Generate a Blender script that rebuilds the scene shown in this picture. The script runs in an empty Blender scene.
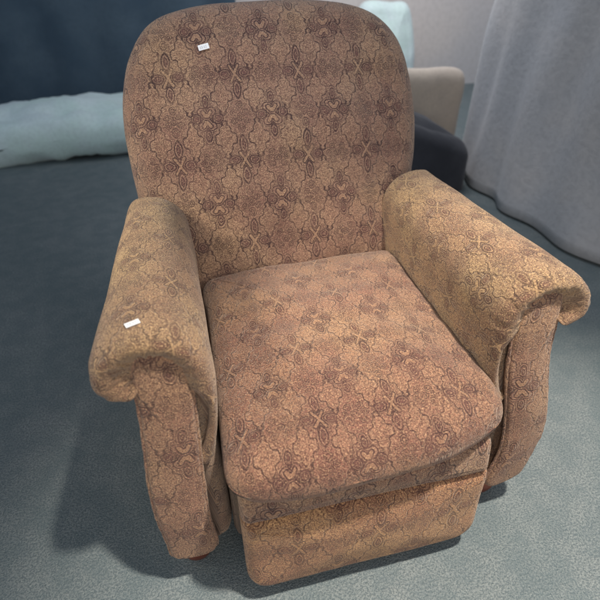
import bpy, math, random
from mathutils import Vector, noise
random.seed(7)
SC = bpy.context.scene
COL = SC.collection
PI = math.pi

# ------------------------------------------------------------------ node maths
class X:
    """a socket (or number) that builds Math nodes when used in arithmetic"""
    nt = None
    def __init__(s, v): s.v = v
    @staticmethod
    def op(o, *a):
        n = X.nt.nodes.new('ShaderNodeMath'); n.operation = o
        for i, q in enumerate(a):
            q = q.v if isinstance(q, X) else q
            if isinstance(q, (int, float)): n.inputs[i].default_value = q
            else: X.nt.links.new(q, n.inputs[i])
        return X(n.outputs[0])
    def __add__(s, o): return X.op('ADD', s, o)
    __radd__ = __add__
    def __sub__(s, o): return X.op('SUBTRACT', s, o)
    def __rsub__(s, o): return X.op('SUBTRACT', o, s)
    def __mul__(s, o): return X.op('MULTIPLY', s, o)
    __rmul__ = __mul__
    def __truediv__(s, o): return X.op('DIVIDE', s, o)
def xabs(a): return X.op('ABSOLUTE', a)
def xmin(*a):
    r = a[0]
    for b in a[1:]: r = X.op('MINIMUM', r, b)
    return r
def xmax(a, b): return X.op('MAXIMUM', a, b)
def xcos(a): return X.op('COSINE', a)
def xsin(a): return X.op('SINE', a)
def xlen(a, b): return X.op('SQRT', a * a + b * b)
def below(d, lo, hi):
    """1 where d < lo, 0 where d > hi"""
    n = X.nt.nodes.new('ShaderNodeMapRange'); n.interpolation_type = 'SMOOTHSTEP'
    X.nt.links.new(d.v, n.inputs['Value'])
    n.inputs['From Min'].default_value = lo; n.inputs['From Max'].default_value = hi
    n.inputs['To Min'].default_value = 1; n.inputs['To Max'].default_value = 0
    return X(n.outputs[0])
def ell(x, y, cx, cy, a, b):
    """signed distance-like field of an ellipse, in metres"""
    px = (x - cx) / a; py = (y - cy) / b
    return (xlen(px, py) - 1.0) * min(a, b)
def cap(x, y, ax, ay, bx, by, r):
    dx, dy = bx - ax, by - ay; L = dx * dx + dy * dy
    t = X.op('MULTIPLY', (x - ax) * (dx / L) + (y - ay) * (dy / L), 1.0)
    t = xmin(xmax(t, 0.0), 1.0)
    return xlen(x - ax - t * dx, y - ay - t * dy) - r
def noi(vec, scale, detail=2, rough=.5, dist=0.0, out='Fac'):
    n = X.nt.nodes.new('ShaderNodeTexNoise')
    n.inputs['Scale'].default_value = scale; n.inputs['Detail'].default_value = detail
    n.inputs['Roughness'].default_value = rough; n.inputs['Distortion'].default_value = dist
    if vec is not None: X.nt.links.new(vec, n.inputs['Vector'])
    return n.outputs[out] if out != 'Fac' else X(n.outputs['Fac'])
def mixc(fac, a, b):
    n = X.nt.nodes.new('ShaderNodeMix'); n.data_type = 'RGBA'
    def put(q, i):
        if isinstance(q, (tuple, list)): n.inputs[i].default_value = (*q[:3], 1)
        else: X.nt.links.new(q, n.inputs[i])
    if isinstance(fac, X): X.nt.links.new(fac.v, n.inputs[0])
    else: n.inputs[0].default_value = fac
    put(a, 6); put(b, 7)
    return n.outputs[2]
def newmat(name):
    m = bpy.data.materials.new(name); m.use_nodes = True
    X.nt = m.node_tree
    b = m.node_tree.nodes['Principled BSDF']
    return m, b, m.node_tree
def link(a, b):
    X.nt.links.new(a.v if isinstance(a, X) else a, b)
def bump(b, h, dist, strength=1.0):
    n = X.nt.nodes.new('ShaderNodeBump'); n.inputs['Distance'].default_value = dist
    n.inputs['Strength'].default_value = strength
    link(h, n.inputs['Height']); link(n.outputs[0], b.inputs['Normal'])

DEBUG = 0
PX, QY = .172, .222        # repeat of the woven pattern in metres
def fabric(name, tint=(1, 1, 1), red=.0, off=(0, 0), relief=1.0, shade=1.0, ln=1.0, dense=1.0):
    """chenille damask: medallions in a half-drop lattice inside a scrolling ogee net"""
    m, b, nt = newmat(name)
    uv = nt.nodes.new('ShaderNodeUVMap').outputs[0]
    wn = noi(uv, 34, 2, .5, out='Color')
    sepw = nt.nodes.new('ShaderNodeSeparateColor'); nt.links.new(wn, sepw.inputs[0])
    sep = nt.nodes.new('ShaderNodeSeparateXYZ'); nt.links.new(uv, sep.inputs[0])
    wn3 = noi(uv, 150, 2, .6, out='Color')
    sepw3 = nt.nodes.new('ShaderNodeSeparateColor'); nt.links.new(wn3, sepw3.inputs[0])
    wn2 = noi(uv, 9, 2, .5, out='Color')
    sepw2 = nt.nodes.new('ShaderNodeSeparateColor'); nt.links.new(wn2, sepw2.inputs[0])
    u = X(sep.outputs[0]) * dense + off[0] + (X(sepw.outputs[0]) - .5) * .0060 + (X(sepw2.outputs[0]) - .5) * .014 + (X(sepw3.outputs[0]) - .5) * .0026
    v = X(sep.outputs[1]) * dense + off[1] + (X(sepw.outputs[1]) - .5) * .0060 + (X(sepw2.outputs[1]) - .5) * .014 + (X(sepw3.outputs[1]) - .5) * .0026
    def cell(a, per): return (X.op('FRACT', a / per) - .5) * per
    au, av = cell(u + PX * 50.5, PX), cell(v + QY * 50.5, QY)
    bu, bv = cell(u + PX * 50.0, PX), cell(v + QY * 50.0, QY)
    cu, cv = cell(u + PX * 50.0, PX), cell(v + QY * 50.5, QY)
    du, dv = cell(u + PX * 50.5, PX), cell(v + QY * 50.0, QY)
    ax, ay, bx, by = xabs(au), xabs(av), xabs(bu), xabs(bv)
    cx, cy, dx, dy = xabs(cu), xabs(cv), xabs(du), xabs(dv)
    # A: heart-lobed quatrefoil, four ovals round it
    a_side = ell(ax, ay, .0290, .0015, .0128, .0112)
    a_top = ell(ax, ay, 0, .0430, .0078, .0140)
    a_pet = xmin(cap(ax, ay, .0030, .0085, .0095, .0185, .0042), ell(ax, ay, .0, .0100, .0055, .0050))
    a_body = xmin(ell(ax, ay, .0120, .0190, .0125, .0110), ell(ax, ay, 0, .010, .016, .012))
    # B: thin cross flower, two side ovals, pointed leaves above and below
    b_side = ell(bx, by, .0265, .0, .0150, .0112)
    b_top = xmax(ell(bx, by, -.006, .040, .0155, .0240), ell(bx, by, .006, .040, .0155, .0240) - .0005)
    b_pet = cap(bx, by, .001, .002, .0120, .0190, .0028)
    # C / D: rosettes of small ovals that fill between
    c_0 = ell(cx, cy, 0, 0, .0075, .0105); c_1 = ell(cx, cy, .0165, .011, .0082, .0075); c_2 = ell(cx, cy, 0, .0290, .0085, .0110)
    d_0 = ell(dx, dy, 0, 0, .0105, .0075); d_1 = ell(dx, dy, .0150, .0165, .0075, .0085); d_2 = ell(dx, dy, .0245, 0, .0070, .0080)
    small = xmin(c_0, c_1, c_2, d_0, d_1, d_2)
    # wavy-edged leaves between the medallions
    tw = 2 * PI
    eu = xabs(ax * (4 / PX) - 1.0); ev = xabs(ay * (4 / QY) - 1.0)
    rip = xcos(eu * (PI * 5.2)) * .048 + xcos(ev * (PI * 6.2)) * .052
    g = X.op('POWER', eu, .82) + X.op('POWER', ev, .82) * .76 + rip + .03
    leaf_l = xabs(g - .80) * .026
    leaf_f = below(g, .70, .80)
    union_a = xmin(a_side, a_top, a_body) - .0042
    union_b = xmin(b_side - .0035, b_top - .0015)
    outline = xmin(xabs(a_side), xabs(a_top), xabs(a_body), xabs(b_side), xabs(b_top), xabs(small), xabs(union_a), xabs(union_b))
    outline = xmin(outline, xabs(a_side + .0048), xabs(b_side + .0050), xabs(a_top + .0042), xabs(b_top + .0055), xabs(small + .0040))
    def worm(sc, w, d):
        n = noi(uv, sc, 1, .4, d)
        return below(xabs(n - .5), w * .35, w)
    worms = xmax(worm(150, .050, .6) * .9, worm(88, .030, 1.2))
    inside = xmin(union_a, union_b)
    open_ = below(inside * -1.0, -.002, .001) * .75 + .25
    worms = worms * open_ * (leaf_f * .10 + .95)
    vis = noi(uv, 26, 2, .6)
    visf = below(vis, .38, .62) * .42 + .58
    bold = xmin(xabs(a_side), xabs(a_top), xabs(a_body), xabs(b_side), xabs(b_top), xabs(xmin(a_pet, b_pet) - .0016))
    lines = xmax(xmax(below(outline, .0003, .0013) * .85, below(bold, .0006, .0018)), below(leaf_l, .0005, .0017)) * visf * ln
    rim = below(xabs(xmin(bold, leaf_l) - .0030), .0003, .0011)
    ovals = xmin(a_side, b_side, b_top + .003, a_top + .001)
    oval_f = below(ovals, -.003, .0005)
    pet_f = below(xmin(a_pet, b_pet), -.0016, .0002)
    halo = below(inside, -.006, .003)
    # thread scale colour
    fine = noi(uv, 620, 2, .7)
    mp = nt.nodes.new('ShaderNodeMapping'); mp.inputs['Scale'].default_value = (430, 130, 1); nt.links.new(uv, mp.inputs[0])
    mid = noi(mp.outputs[0], 1.0, 2, .6)
    big = noi(uv, 7.5, 2, .5)
    base = mixc(below(mid, .40, .60), (.330, .235, .146), (.205, .135, .104))
    base = mixc(below(big, .38, .64) * .55, base, (.190, .102, .080))
    if red: base = mixc(red, base, (.225, .092, .066))
    big2 = noi(uv, 4.2, 2, .5)
    base = mixc(below(big2, .36, .60) * .45, base, (.165, .078, .068))
    base = mixc((1.0 - below(big2, .48, .68)) * .45, base, (.36, .25, .135))
    c = mixc(leaf_f * .22, base, (.40, .265, .165))
    c = mixc(halo * .52, c, (.125, .066, .060))
    c = mixc(oval_f * .66, c, (.080, .034, .037))
    c = mixc(worms * .78, c, (.075, .038, .035))
    c = mixc(lines * .97, c, (.028, .015, .020))
    c = mixc(rim * .20 * ln, c, (.46, .33, .22))  # painted highlight beside the bold lines, as if the weave were embossed
    c = mixc(pet_f * .36, c, (.38, .25, .145))
    # woven flecks: lighter and darker picks
    fl2 = noi(uv, 350, 1, .5)
    c = mixc(below(fine, .34, .47) * .55, c, (.050, .026, .024))
    c = mixc((1.0 - below(fine, .54, .66)) * (1.0 - lines * .6) * .52, c, (.58, .44, .265))
    c = mixc((1.0 - below(fl2, .58, .68)) * (1.0 - lines * .6) * .50, c, (.58, .44, .265))
    c = mixc(below(fl2, .34, .44) * .55, c, (.055, .03, .028))
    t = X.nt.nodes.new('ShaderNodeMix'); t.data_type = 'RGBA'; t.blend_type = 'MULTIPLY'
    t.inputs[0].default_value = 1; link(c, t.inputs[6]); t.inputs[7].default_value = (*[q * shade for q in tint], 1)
    link(t.outputs[2], b.inputs['Base Color'])
    b.inputs['Roughness'].default_value = .92
    b.inputs['Specular IOR Level'].default_value = .18
    b.inputs['Sheen Weight'].default_value = .35
    b.inputs['Sheen Roughness'].default_value = .45
    b.inputs['Sheen Tint'].default_value = (.95, .80, .66, 1)
    h = fine * .55 + mid * .60 - lines * .9 - worms * .8 + rim * .35 + pet_f * .30 + oval_f * .15
    bump(b, h, .0016 * relief, .75)
    return m

def plain(name, col, col2=None, scale=8, rough=.8, sheen=0.0, bscale=60, bdist=.002, spec=.3):
    m, b, nt = newmat(name)
    oc = nt.nodes.new('ShaderNodeTexCoord').outputs['Object']
    col2 = col2 or tuple(q * .75 for q in col)
    n = noi(oc, scale, 3, .6)
    f = noi(oc, bscale, 3, .6)
    c = mixc(below(n, .35, .65), col, col2)
    c = mixc(below(f, .3, .6) * .25, c, tuple(q * .6 for q in col))
    link(c, b.inputs['Base Color'])
    b.inputs['Roughness'].default_value = rough
    b.inputs['Specular IOR Level'].default_value = spec
    b.inputs['Sheen Weight'].default_value = sheen
    bump(b, f, bdist, .6)
    return m

def carpet_mat():
    m, b, nt = newmat('carpet_pile')
    oc = nt.nodes.new('ShaderNodeTexCoord').outputs['Object']
    f = noi(oc, 330, 3, .7); f2 = noi(oc, 190, 2, .65); f3 = noi(oc, 13, 3, .6); f4 = noi(oc, 2.2, 2, .5)
    c = mixc(below(f2, .40, .60), (.262, .285, .276), (.145, .170, .176))
    c = mixc(below(f3, .38, .62) * .45, c, (.125, .160, .170))
    c = mixc(below(f, .34, .48) * .55, c, (.055, .075, .078))
    c = mixc((1.0 - below(f, .54, .66)) * .55, c, (.40, .43, .39))
    c = mixc(below(f4, .35, .65) * .25, c, (.10, .14, .145))
    link(c, b.inputs['Base Color'])
    b.inputs['Roughness'].default_value = 1.0
    b.inputs['Specular IOR Level'].default_value = .05
    bump(b, f * .6 + f2 * .7 + f3 * .4, .006, .8)
    return m

# ------------------------------------------------------------------ mesh helpers
def mesh_obj(name, verts, faces, mat, parent=None, uvs=None, smooth=True, loc=None):
    me = bpy.data.meshes.new(name)
    me.from_pydata([tuple(v) for v in verts], [], faces)
    if uvs:
        uvl = me.uv_layers.new(name='UVMap')
        for p in me.polygons:
            for li, vi in zip(p.loop_indices, p.vertices):
                uvl.data[li].uv = uvs[vi]
    for p in me.polygons: p.use_smooth = smooth
    me.materials.append(mat)
    me.validate(); me.update()
    o = bpy.data.objects.new(name, me); COL.objects.link(o)
    if parent: o.parent = parent
    if loc: o.location = loc
    return o

def resample(pts, n, closed=True):
    P = [Vector(p) for p in pts]
    if closed: P = P + [P[0]]
    L = [0]
    for a, b in zip(P, P[1:]): L.append(L[-1] + (b - a).length)
    out = []; j = 0
    N = n if closed else n - 1
    for i in range(n):
        t = L[-1] * i / N
        while j < len(L) - 2 and L[j + 1] < t: j += 1
        k = (t - L[j]) / max(1e-9, L[j + 1] - L[j])
        out.append(P[j].lerp(P[j + 1], k))
    return out
def catmull(pts, sub=8, closed=True):
    P = [Vector(p) for p in pts]; n = len(P); out = []
    rng = range(n) if closed else range(n - 1)
    for i in rng:
        if closed: a, b, c, d = P[i - 1], P[i], P[(i + 1) % n], P[(i + 2) % n]
        else: a, b, c, d = P[max(i - 1, 0)], P[i], P[i + 1], P[min(i + 2, n - 1)]
        for k in range(sub):
            t = k / sub
            out.append(.5 * ((2 * b) + (c - a) * t + (2 * a - 5 * b + 4 * c - d) * t * t + (3 * b - a - 3 * c + d) * t ** 3))
    if not closed: out.append(P[-1])
    return out

def slab(name, outline, frame, T, R, mat, parent, crown=.02, backcrown=.0, n=200, rings=26, rim=9, lump=.003, seed=0, sag=None, center=None):
    """a padded slab: outline (s,h) points; frame maps (s,h,d) to the parent's space; T thickness; R rounded edge"""
    O = resample(outline, n)
    area = sum(O[i].x * O[(i + 1) % n].y - O[(i + 1) % n].x * O[i].y for i in range(n))
    if area < 0: O.reverse()
    N = []
    for i in range(n):
        t = O[(i + 2) % n] - O[(i - 2) % n]; N.append(Vector((t.y, -t.x)).normalized())
    R = min(R, T / 2)
    I = [o - nn * R for o, nn in zip(O, N)]
    c = Vector(center) if center else sum(O, Vector((0, 0))) / n
    V, UV, F = [], [], []
    def put(p2, d, uv):
        s, h = p2
        if sag: d2 = sag(s, h, d)
        else: d2 = d
        P3 = frame(s, h, d2)
        k = noise.noise(Vector((P3[0] * 7 + seed, P3[1] * 7, P3[2] * 7))) * lump + noise.noise(Vector((P3[0] * 22, P3[1] * 22 + seed, P3[2] * 22))) * lump * .25
        P3 = frame(s, h, d2 + (k if d >= 0 else -k))
        V.append(P3); UV.append(uv)
    rows = []
    def row(pts):
        a = len(V)
        for p, d, uv in pts: put(p, d, uv)
        rows.append(list(range(a, len(V))))
    half = T / 2
    put(c, half + crown, tuple(c)); first = 0
    for r in range(1, rings + 1):
        q = r / rings
        row([(c.lerp(I[i], q), half + crown * (1 - q * q) ** 1.0, tuple(c.lerp(I[i], q))) for i in range(n)])
    for k in range(1, rim + 1):
        al = k / rim * PI / 2
        row([(I[i] + N[i] * R * math.sin(al), half - R * (1 - math.cos(al)), tuple(I[i] + N[i] * R * al)) for i in range(n)])
    flat = T - 2 * R
    for k in range(0, rim + 1):
        al = k / rim * PI / 2
        row([(I[i] + N[i] * R * math.cos(al), -half + R * (1 - math.sin(al)), tuple(I[i] + N[i] * (R * PI / 2 + flat + R * al))) for i in range(n)])
    for r in range(rings - 1, 0, -3):
        q = r / rings
        row([(c.lerp(I[i], q), -half - backcrown * (1 - q * q), tuple(I[i] + N[i] * (R * PI + flat) + (c - I[i]) * (1 - q) * -1)) for i in range(n)])
    put(c, -half - backcrown, (c.x, c.y)); last = len(V) - 1
    for i in range(n):
        F.append((first, rows[0][i], rows[0][(i + 1) % n]))
        for a, b in zip(rows, rows[1:]):
            F.append((a[i], b[i], b[(i + 1) % n], a[(i + 1) % n]))
        F.append((rows[-1][(i + 1) % n], rows[-1][i], last))
    return mesh_obj(name, V, F, mat, parent, UV)

def loft(name, sections, mat, parent, mir=False, uoff=0.0, capends=True):
    """sections: lists of equal length of 3D points (closed loops)"""
    n = len(sections[0]); V, UV, F = [], [], []
    vacc = 0; prev = None
    big = max(sections, key=lambda s: sum((s[i] - s[(i + 1) % n]).length for i in range(n)))
    au = [0]
    for i in range(n): au.append(au[-1] + (big[i] - big[(i + 1) % n]).length)
    for s in sections:
        if prev is not None:
            vacc += max((a - b).length for a, b in zip(s, prev)) * .6 + sum((a - b).length for a, b in zip(s, prev)) / n * .4
        prev = s
        for i in range(n + 1):
            p = s[i % n]; V.append((-p.x, p.y, p.z) if mir else tuple(p)); UV.append((au[i] + uoff, vacc))
    m = n + 1
    for j in range(len(sections) - 1):
        for i in range(n):
            a, b, c, d = j * m + i, j * m + i + 1, (j + 1) * m + i + 1, (j + 1) * m + i
            F.append((a, b, c, d) if not mir else (d, c, b, a))
    if capends:
        for j in (0, len(sections) - 1):
            s = sections[j]; cc = sum(s, Vector()) / n; k = len(V)
            V.append((-cc.x, cc.y, cc.z) if mir else tuple(cc)); UV.append((uoff, j * .1))
            for i in range(n):
                f = (j * m + i, j * m + i + 1, k)
                F.append(f if (j == 0) == mir else f[::-1])
    o = mesh_obj(name, V, F, mat, parent, UV)
    return o

def tube(name, pts, r, mat, parent, closed=False, seg=10, ruff=0.0, ends=.6):
    P = [Vector(p) for p in pts]; n = len(P); V, UV, F = [], [], []
    acc = 0
    nprev = None
    for i, p in enumerate(P):
        t = (P[(i + 1) % n] - P[i - 1]) if closed else (P[min(i + 1, n - 1)] - P[max(i - 1, 0)])
        t.normalize()
        if nprev is None: nprev = t.orthogonal().normalized()
        nn = (nprev - t * nprev.dot(t)).normalized(); nprev = nn; bb = t.cross(nn)
        if i: acc += (p - P[i - 1]).length
        rr = r * (1 + ruff * noise.noise(p * 60))
        if not closed and i in (0, n - 1): rr *= ends
        for k in range(seg):
            a = 2 * PI * k / seg
            V.append(p + (nn * math.cos(a) + bb * math.sin(a)) * rr); UV.append((k / seg * 2 * PI * r, acc))
    for i in range(n if closed else n - 1):
        for k in range(seg):
            a = i * seg + k; b = i * seg + (k + 1) % seg; c = ((i + 1) % n) * seg + (k + 1) % seg; d = ((i + 1) % n) * seg + k
            F.append((a, d, c, b))
    if not closed:
        F.append(tuple(range(seg))); F.append(tuple(range((n - 1) * seg, n * seg))[::-1])
    return mesh_obj(name, V, F, mat, parent, UV)

def lathe(name, prof, mat, parent=None, loc=(0, 0, 0), seg=40):
    V, F, UV = [], [], []
    for r, z in prof:
        for k in range(seg):
            a = 2 * PI * k / seg; V.append((r * math.cos(a) + loc[0], r * math.sin(a) + loc[1], z + loc[2])); UV.append((a * .1, z))
    for j in range(len(prof) - 1):
        for k in range(seg):
            F.append((j * seg + k, j * seg + (k + 1) % seg, (j + 1) * seg + (k + 1) % seg, (j + 1) * seg + k))
    F.append(tuple(range(seg))[::-1]); F.append(tuple(range((len(prof) - 1) * seg, len(prof) * seg)))
    return mesh_obj(name, V, F, mat, parent, UV)

def rrect(x0, x1, y0, y1, r, k=8):
    rs = r if isinstance(r, (tuple, list)) else (r,) * 4   # order: x1y1, x0y1, x0y0, x1y0
    out = []
    for (cx, cy, a0), q in zip(((x1, y1, 0), (x0, y1, 90), (x0, y0, 180), (x1, y0, 270)), rs):
        sx = 1 if cx == x1 else -1; sy = 1 if cy == y1 else -1
        for i in range(k + 1):
            a = math.radians(a0 + 90 * i / k)
            out.append((cx - sx * q + q * math.cos(a), cy - sy * q + q * math.sin(a)))
    return out

def empty(name, label, cat, loc=(0, 0, 0), group=None):
    o = bpy.data.objects.new(name, None); COL.objects.link(o); o.location = loc
    o['label'] = label; o['category'] = cat
    if group: o['group'] = group
    return o
def tag(o, label, cat): o['label'] = label; o['category'] = cat; return o

# ------------------------------------------------------------------ materials
F_BACK = fabric('damask_back', (1.09, .98, .95), .08, (.020, .015))  # one damask; tints put uneven light into the colour, seat nap itself redder
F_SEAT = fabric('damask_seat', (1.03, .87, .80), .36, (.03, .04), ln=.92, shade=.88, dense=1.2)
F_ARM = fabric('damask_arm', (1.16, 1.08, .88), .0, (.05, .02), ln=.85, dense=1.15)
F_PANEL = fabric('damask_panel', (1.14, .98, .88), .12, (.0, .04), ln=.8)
F_FOOT = fabric('damask_footrest', (1.32, 1.06, .80), .10, (.07, .12), ln=.8)  # orange of warmer light put into the tint
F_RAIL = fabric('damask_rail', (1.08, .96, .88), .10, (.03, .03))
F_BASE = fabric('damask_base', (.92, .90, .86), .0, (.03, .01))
WOOD = plain('cherry_stained_wood', (.17, .045, .022), (.10, .028, .016), 20, .35, 0, 90, .0004, .5)
PAPER = plain('white_paper', (.80, .80, .78), (.76, .76, .75), 30, .6, 0, 400, .0002)
INK = plain('grey_ink', (.62, .64, .66), None, 30, .6, 0, 300, .0001)

# ------------------------------------------------------------------ the recliner
chair = empty('recliner_armchair', 'brown and maroon damask upholstered recliner with rounded back and rolled arms on the carpet', 'armchair')

# --- seat cushion (s = x, h = y, d = z)
so = [(-.272, .235), (-.260, .274), (-.222, .290), (-.10, .294), (.0, .294), (.12, .294), (.240, .290), (.280, .272), (.294, .235),
      (.292, .12), (.292, -.08), (.290, -.22), (.289, -.300), (.272, -.350), (.225, -.377), (.12, -.402), (.0, -.410),
      (-.12, -.410), (-.215, -.400), (-.262, -.378), (-.279, -.340), (-.277, -.25), (-.272, -.08), (-.268, .12)]
so = catmull(so, 8)
def seat_frame(s, h, d):
    # gently crowned, front lip rolls down
    z = .400 + d + .010 * s / .28
    z -= .022 * max(0, (-h - .20) / .20) ** 2 * min(1, max(0, d / .112 + .5))
    return (s, h, z)
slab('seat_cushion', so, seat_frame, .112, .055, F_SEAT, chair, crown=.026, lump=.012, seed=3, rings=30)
# --- backrest
B0 = Vector((0, .265, .42)); BU = Vector((0, .440, .898)).normalized(); BN = Vector((0, -BU.z, BU.y))
def back_frame(s, h, d):
    p = B0 + BU * h + BN * (d - .116)
    return (p.x + s, p.y, p.z)
bo = [(0, -.06), (-.20, -.06), (-.345, -.04), (-.392, .05), (-.402, .20), (-.412, .33), (-.414, .43), (-.402, .53), (-.370, .622), (-.305, .700), (-.19, .738), (0, .752),
      (.19, .746), (.318, .712), (.390, .638), (.426, .53), (.434, .43), (.426, .33), (.402, .20), (.390, .05), (.345, -.04), (.20, -.06)]
bo = catmull(bo, 8)
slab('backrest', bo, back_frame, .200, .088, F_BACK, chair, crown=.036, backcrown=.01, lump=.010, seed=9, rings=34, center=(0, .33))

# --- front rail under the cushion
def rail_frame(s, h, d): return (s, -.3515 - d + .13 * h, .312 + h)
slab('front_rail', rrect(-.262, .258, -.040, .050, .018), rail_frame, .05, .022, F_RAIL, chair, crown=.004, lump=.004, seed=5, n=160, rings=10)
# --- footrest panel, closed
def foot_frame(s, h, d):
    return (s * (1 - .00 * h), -.360 - d + .10 * (h) * -1 * -1 - .0, .195 + h)
def foot_frame(s, h, d): return (s * 1.01, -.348 - d + .05 * h, .190 + h)
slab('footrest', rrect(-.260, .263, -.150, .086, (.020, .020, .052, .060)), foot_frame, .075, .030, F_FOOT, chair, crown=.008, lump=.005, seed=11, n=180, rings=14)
# --- body of the chair under the seat and behind
def body_frame(s, h, d): return (s, h, .21 + d)
slab('seat_base', rrect(-.275, .275, -.29, .40, .03), body_frame, .26, .02, F_BASE, chair, crown=0, lump=0, n=120, rings=6)

def arm(side):
    """side = -1: the arm on the left of the picture. Built for m = |x|, mirrored by side"""
    S = -1 if side < 0 else 1
    mir = side < 0
    arm_root = bpy.data.objects.new('armrest', None); COL.objects.link(arm_root); arm_root.parent = chair
    # lower body: outer and inner side
    def sec(y, k=0, fz=1.0):
        pts = [(.286 + k, .085), (.278 + k, .14), (.282 + k, .30), (.290 + k, .50), (.34, .56), (.395 - k, .53), (.408 - k, .45), (.418 - k, .30), (.414 - k, .16), (.402 - k, .085)]
        c = catmull([(a, b) for a, b in pts], 6)
        c = resample(c, 90)
        return [Vector((p.x, y, p.y)) for p in c]
    ys = [(-.262, .05), (-.268, .028), (-.262, .012), (-.245, .004), (-.22, 0), (-.1, 0), (.05, 0), (.2, 0), (.34, .0), (.40, .005), (.43, .02), (.44, .045)]
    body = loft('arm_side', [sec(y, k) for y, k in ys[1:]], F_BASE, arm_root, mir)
    # rolled pad on top
    base = [(.306, .345), (.284, .40), (.273, .48), (.273, .56), (.286, .615), (.322, .655), (.372, .670), (.424, .660), (.458, .630), (.470, .595), (.458, .562), (.428, .550), (.385, .555), (.350, .50), (.330, .40)]
    def pad(y, shrink, drop, lobe, wr):
        c = Vector((.372, .60))
        out = []
        for i, p in enumerate(resample(catmull(base, 8), 150)):
            m, z = p
            if m > .40: m = .40 + (m - .40) * lobe
            q = Vector((m, z))
            if z > .52:
                q = c + (q - c) * (1 - shrink)
            else:
                k = (z - .34) / .18
                q = Vector((q.x + min(shrink, .35) * .05, q.y + min(shrink, .35) * .12 * (1 - k)))
            ang = math.atan2(q.y - c.y, q.x - c.x)
            if wr:
                wz = wr if z > .52 else wr * .25
                w = noise.noise(Vector((ang * 4.5, 3.1 * side, 0))) * wz - (1 - abs(math.sin(ang * 6.5 + 2 * noise.noise(Vector((ang * 2, side, y * 20)))))) ** 2.5 * wz * 1.1 * (.4 + .6 * abs(math.sin(ang * 2.3 + 1)))
                q = q + (q - c).normalized() * w
            tuck = .040 * min(1, max(0, (-.235 - y) / .04)) if (.318 < m < .412 and z < .58) else 0
            out.append(Vector((q.x, y + tuck, q.y + drop)))
        n = len(out)
        for i, o in enumerate(out):
            l = noise.noise(Vector((o.x * 9 * side, o.y * 7, o.z * 9))) * .004
            d = Vector((o.x - .372, 0, o.z - .60)); 
            if d.length > 1e-4: out[i] = o + d.normalized() * l
        return out
    S_ = [(-.262, .80, 0, .9, .0), (-.266, .62, 0, .9, .003), (-.271, .48, 0, .95, .0060), (-.278, .37, 0, 1, .0075), (-.283, .26, 0, 1.0, .0070), (-.284, .17, 0, 1, .0060), (-.280, .09, 0, 1, .004), (-.270, .035, 0, 1, .003), (-.255, .0, 0, 1, .002), (-.235, -.012, 0, 1, .001)]
    for k in range(1, 25):
        t = k / 24
        S_.append((-.235 + t * .58, -.010 * (1 - t) + .04 * t, -.012 * t, 1 - .45 * t, .0))
    S_ += [(.356, .10, -.014, .5, 0), (.362, .2, -.014, .45, 0)]
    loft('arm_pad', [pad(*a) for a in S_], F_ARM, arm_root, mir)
    # front panel
    po = [(.322, .086), (.323, .20), (.321, .33), (.315, .45), (.312, .55), (.316, .600), (.332, .632), (.358, .646), (.384, .642), (.402, .618), (.406, .570), (.407, .50),
          (.413, .42), (.421, .33), (.422, .24), (.416, .15), (.406, .086)]
    poc = catmull(po, 8)
    # square the two bottom corners
    def pf(s, h, d):
        lean = .030 * (h - .3) / .3
        hh = h + (.30 * max(0, s - .34) * max(0, 1 - h / .35) if S > 0 else 0)
        xx = s + (.022 * max(0, 1 - ((h - .22) / .26) ** 2) ** 2 if S > 0 else 0)
        return (xx * S, -.277 - d + max(-.006, lean), hh + .008)
    pts = [(s, h) for s, h in poc]
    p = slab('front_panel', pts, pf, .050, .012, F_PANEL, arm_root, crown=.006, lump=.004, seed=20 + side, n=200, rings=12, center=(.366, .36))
    if S < 0:
        p.data.flip_normals()
    pr = resample(pts, 200)
    path = [pf(s, h, .014) for s, h in pr if h > .09]
    # rotate so that the open end sits at the bottom
    i0 = max(range(len(path)), key=lambda i: (Vector(path[i]) - Vector(path[i - 1])).length)
    path = path[i0:] + path[:i0]
    tube('piping', path, .0042, F_PANEL, p, ruff=.3)
    return arm_root
arm(-1); arm(1)

# --- feet
for x, y in ((-.366, -.235), (.366, -.235), (-.35, .36), (.35, .36)):
    lathe('foot', [(.026, 0), (.034, .006), (.040, .022), (.042, .045), (.036, .066), (.030, .088)], WOOD, chair, (x, y, .0))

def price_tag(center, ux, uy, w, h, marks):
    ux = Vector(ux).normalized(); nz = ux.cross(Vector(uy)).normalized(); uy = nz.cross(ux)
    c = Vector(center); V = []
    for d in (0, .0008):
        for a, b in ((-1, -1), (1, -1), (1, 1), (-1, 1)): V.append(c + ux * a * w / 2 + uy * b * h / 2 + nz * (d + .001 * (a * a * b)))
    o = mesh_obj('price_tag', V, [(3, 2, 1, 0), (4, 5, 6, 7), (0, 1, 5, 4), (1, 2, 6, 5), (2, 3, 7, 6), (3, 0, 4, 7)], PAPER, chair, smooth=False)
    V, F = [], []
    for (a0, a1, b0, b1) in marks:
        k = len(V)
        for d in (.0010, .0013):
            for a, b in ((a0, b0), (a1, b0), (a1, b1), (a0, b1)):
                V.append(c + ux * a * w + uy * b * h + nz * (d + .0002 + .002 * b))
        F += [(k + 4, k + 5, k + 6, k + 7), (k, k + 1, k + 5, k + 4), (k + 1, k + 2, k + 6, k + 5), (k + 2, k + 3, k + 7, k + 6), (k + 3, k, k + 4, k + 7)]
    mesh_obj('print', V, F, INK, o, smooth=False)
    return o
MK = [(-.34, -.26, -.18, .20), (-.20, -.10, .10, .20), (-.20, -.10, -.18, -.08), (-.14, -.10, -.18, .20), (.02, .10, -.18, .20), (.16, .28, -.18, -.08), (.16, .28, .10, .20)]
t = price_tag((-.1771, .5282, .9667), (.0144, .0007, .0028), (.0003, .0058, .0096), .028, .013, MK)
t['label'] = 'small white paper tag near the top left of the backrest'
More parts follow.
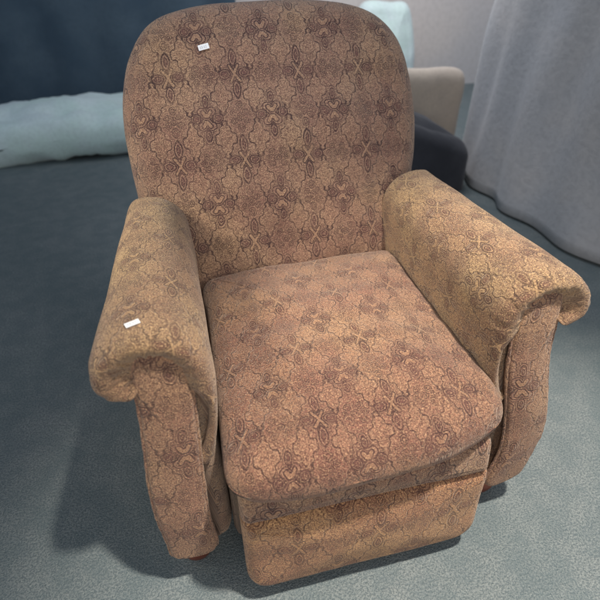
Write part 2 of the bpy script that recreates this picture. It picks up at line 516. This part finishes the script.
t = price_tag((-.3887, -.2299, .6746), (.0101, .0044, .0), (-.0044, .0101, .0), .024, .0095, MK)
t['label'] = 'small white paper tag on the front of the left armrest' 

# ------------------------------------------------------------------ setting
CARPET = carpet_mat()
V = []; F = []
fl = mesh_obj('floor', [(-9, -4, 0), (9, -4, 0), (9, 9, 0), (-9, 9, 0)], [(0, 1, 2, 3)], CARPET, smooth=False)
fl['kind'] = 'structure'
WALL = plain('greige_wall', (.70, .63, .58), (.62, .58, .56), .8, .9, 0, 25, .002)
w = mesh_obj('wall', [(-9, 4.2, 0), (9, 4.2, 0), (9, 4.2, 3.2), (-9, 4.2, 3.2), (-9, 4.3, 0), (9, 4.3, 0), (9, 4.3, 3.2), (-9, 4.3, 3.2)],
             [(0, 1, 2, 3), (7, 6, 5, 4), (3, 2, 6, 7), (0, 3, 7, 4), (1, 5, 6, 2)], WALL, smooth=False)
w['kind'] = 'structure'

def curtain(name, x0, x1, y, z0, z1, mat, amp=.05, per=.22, seed=0, thick=.02):
    nx, nz = 160, 30; V, F = [], []
    for side in (0, 1):
        for j in range(nz + 1):
            z = z0 + (z1 - z0) * j / nz
            for i in range(nx + 1):
                x = x0 + (x1 - x0) * i / nx
                a = amp * (1 - .3 * j / nz)
                yy = y + a * math.sin(x / per * 2 * PI + 1.2 * noise.noise(Vector((x * 2, z * .6, seed)))) + amp * .6 * noise.noise(Vector((x * 6, z, seed)))
                V.append((x, yy + side * thick, z))
    m = nx + 1; K = m * (nz + 1)
    for j in range(nz):
        for i in range(nx):
            a = j * m + i
            F.append((a, a + 1, a + m + 1, a + m)); F.append((K + a + m, K + a + m + 1, K + a + 1, K + a))
    for i in range(nx):
        F.append((i + 1, i, K + i, K + i + 1)); a = nz * m + i; F.append((a, a + 1, K + a + 1, K + a))
    for j in range(nz):
        a = j * m; F.append((a, a + m, K + a + m, K + a)); a = j * m + nx; F.append((a + m, a, K + a, K + a + m))
    return mesh_obj(name, V, F, mat)
NAVY = plain('navy_curtain_cloth', (.085, .125, .160), (.055, .090, .125), 2, .95, .2, 40, .002)
tag(curtain('curtain', -6.0, .35, 3.9, .01, 3.0, NAVY, amp=.022, per=.45), 'dark navy curtain hanging behind the armchair at the left', 'curtain')

# pale mint bench cushion on the floor at the left
MINT = plain('mint_blanket_cloth', (.66, .82, .75), (.68, .78, .77), 2.5, .95, .3, 50, .002)
def mint_frame(s, h, d): return (-1.25 + s, 3.0 + h, .16 + d - .14 * max(0, (-s + .1)) ** 1.0)
o = slab('floor_cushion', catmull([(-.75, -.30), (0, -.34), (.75, -.30), (.85, 0), (.75, .3), (0, .33), (-.75, .3), (-.85, 0)], 8), mint_frame, .30, .14, MINT, None, crown=.05, lump=.03, n=120, rings=14)
tag(o, 'pale mint green padded bench cushion on the carpet left of the backrest', 'cushion')

# dark padded stool with a beige pillow, right of the backrest
DARK = plain('charcoal_cloth', (.050, .052, .062), (.035, .037, .045), 4, .9, .2, 60, .002)
def dark_frame(s, h, d): return (1.03 + s, 1.78 + h, .22 + d - .35 * max(0, s + .10))
o = slab('footstool', catmull([(-.36, -.2), (0, -.22), (.28, -.2), (.33, 0), (.28, .2), (0, .22), (-.36, .2), (-.40, 0)], 8), dark_frame, .38, .09, DARK, None, crown=.05, lump=.01, n=120, rings=14)
tag(o, 'dark charcoal padded footstool on the carpet right of the backrest', 'footstool')
BEIGE = plain('beige_pillow_cloth', (.62, .53, .43), (.56, .48, .40), 4, .9, .2, 60, .002)
def beige_frame(s, h, d): return (1.27 + s, 2.20 + d * .6 - h * .15, .30 + h)
o = slab('pillow', catmull([(-.30, -.30), (0, -.32), (.28, -.30), (.30, 0), (.26, .24), (0, .27), (-.28, .25), (-.32, 0)], 8), beige_frame, .22, .10, BEIGE, None, crown=.05, lump=.01, n=120, rings=14)
tag(o, 'beige pillow propped behind the dark footstool', 'pillow')
# grey sheet draped over tall furniture at the right
SHEET = plain('grey_dust_sheet_cloth', (.50, .50, .51), (.58, .55, .53), 1.6, .85, .3, 35, .004)
def drape():
    V, F = [], []; n, nz = 220, 46
    out = resample(rrect(1.50, 3.0, .55, 1.95, .22), n)
    cen = Vector((2.2, 1.25))
    H = 2.3
    for j in range(nz + 1):
        t = j / nz; z = .015 + H * t
        for i, p in enumerate(out):
            d = (p - cen).normalized()
            a = i / n * 2 * PI
            fold = .022 * (1 - t) * math.sin(a * 15 + 2 * noise.noise(Vector((a * 2, z, 0)))) + .05 * noise.noise(Vector((p.x * 2.2, p.y * 2.2, z * 1.4)))
            flare = .10 * (1 - t) ** 2
            top = 1 - max(0, (t - .86) / .14) ** 3 * .5
            q = cen + (p - cen) * top + d * (fold + flare)
            V.append((q.x, q.y, z - (.03 * max(0, 1 - t * 8)) * 0))
    for j in range(nz):
        for i in range(n):
            a = j * n + i; b = j * n + (i + 1) % n
            F.append((a, b, b + n, a + n))
    F.append(tuple(range(nz * n, nz * n + n))); F.append(tuple(range(n))[::-1])
    return mesh_obj('dust_sheet', V, F, SHEET)
tag(drape(), 'grey blue dust sheet draped over tall furniture behind the right armrest', 'dust sheet')
def lean_frame(s_, h, d): return (1.72 + s_, 3.85 - d - (h - .3) * .12 * -1, .40 + h)
o = slab('pillow', catmull([(-.28, -.38), (0, -.39), (.20, -.38), (.24, 0), (.16, .36), (0, .40), (-.28, .38), (-.32, 0)], 8), lean_frame, .20, .09, MINT, None, crown=.05, lump=.01, n=120, rings=14)
tag(o, 'pale mint pillow leaning against the wall past the backrest top', 'pillow')

# ------------------------------------------------------------------ camera
cam = bpy.data.cameras.new('camera'); co = bpy.data.objects.new('camera', cam); COL.objects.link(co)
CP = Vector((-0.27432, -0.91767, 1.16455)); yw, pt, rl, fpx = 0.23493, 0.60782, -0.00962, 499.6
fwd = Vector((math.sin(yw) * math.cos(pt), math.cos(yw) * math.cos(pt), -math.sin(pt)))
right = Vector((math.cos(yw), -math.sin(yw), 0)); up = right.cross(fwd)
r2 = right * math.cos(rl) + up * math.sin(rl); u2 = up * math.cos(rl) - right * math.sin(rl)
from mathutils import Matrix
M = Matrix(((r2.x, u2.x, -fwd.x), (r2.y, u2.y, -fwd.y), (r2.z, u2.z, -fwd.z))).to_4x4(); M.translation = CP
co.matrix_world = M
cam.sensor_width = 36; cam.lens = 36 * fpx / 600; cam.clip_end = 60; cam.clip_start = .02
cam.dof.use_dof = True; cam.dof.focus_distance = 1.14; cam.dof.aperture_fstop = 3.2
SC.camera = co

def pixel_ray(px, py):
    d = fwd + r2 * ((px - 300) / fpx) - u2 * ((py - 300) / fpx)
    return CP, d.normalized()
# ------------------------------------------------------------------ light
w = bpy.data.worlds.new('World'); SC.world = w; w.use_nodes = True
bg = w.node_tree.nodes['Background']; bg.inputs[0].default_value = (.62, .78, 1.0, 1); bg.inputs[1].default_value = .36
def lamp(kind, loc, aim, power, col, size=.1, **k):
    l = bpy.data.lights.new(kind.lower() + '_lamp', kind); l.energy = power; l.color = col
    if kind == 'AREA': l.shape = 'RECTANGLE'; l.size = size; l.size_y = k.get('sy', size)
    else: l.shadow_soft_size = size
    if kind == 'SPOT': l.spot_size = k['cone']; l.spot_blend = k.get('blend', .3)
    o = bpy.data.objects.new(kind.lower() + '_lamp', l); COL.objects.link(o); o.location = loc
    o.rotation_euler = (Vector(aim) - Vector(loc)).to_track_quat('-Z', 'Y').to_euler()
    return o
lamp('SPOT', (.50, -.76, 3.0), (.30, -.54, .3), 560, (1.0, .93, .84), .07, cone=math.radians(46), blend=.75)
lamp('AREA', (-.2, -2.6, 1.3), (0, 0, .4), 32, (1.0, .90, .82), 1.6)  # added warm fill from the front, balances the overhead spot
lamp('SPOT', (-.1, -1.3, 2.5), (0, .52, .92), 150, (.86, .90, 1.0), .35, cone=math.radians(27), blend=.8)  # added cool fill, narrow cone on the backrest only
lamp('AREA', (1.1, 2.3, 2.9), (2.6, 4.0, 1.0), 60, (.95, .95, 1.0), 1.0)  # added fill that brightens the wall at the right
lamp('SPOT', (-1.7, .25, 1.85), (-.34, .18, .68), 240, (1.0, .93, .78), .3, cone=math.radians(30), blend=.8)

SC.view_settings.view_transform = 'Standard'; SC.view_settings.look = 'None'; SC.view_settings.exposure = 0; SC.view_settings.gamma = 1
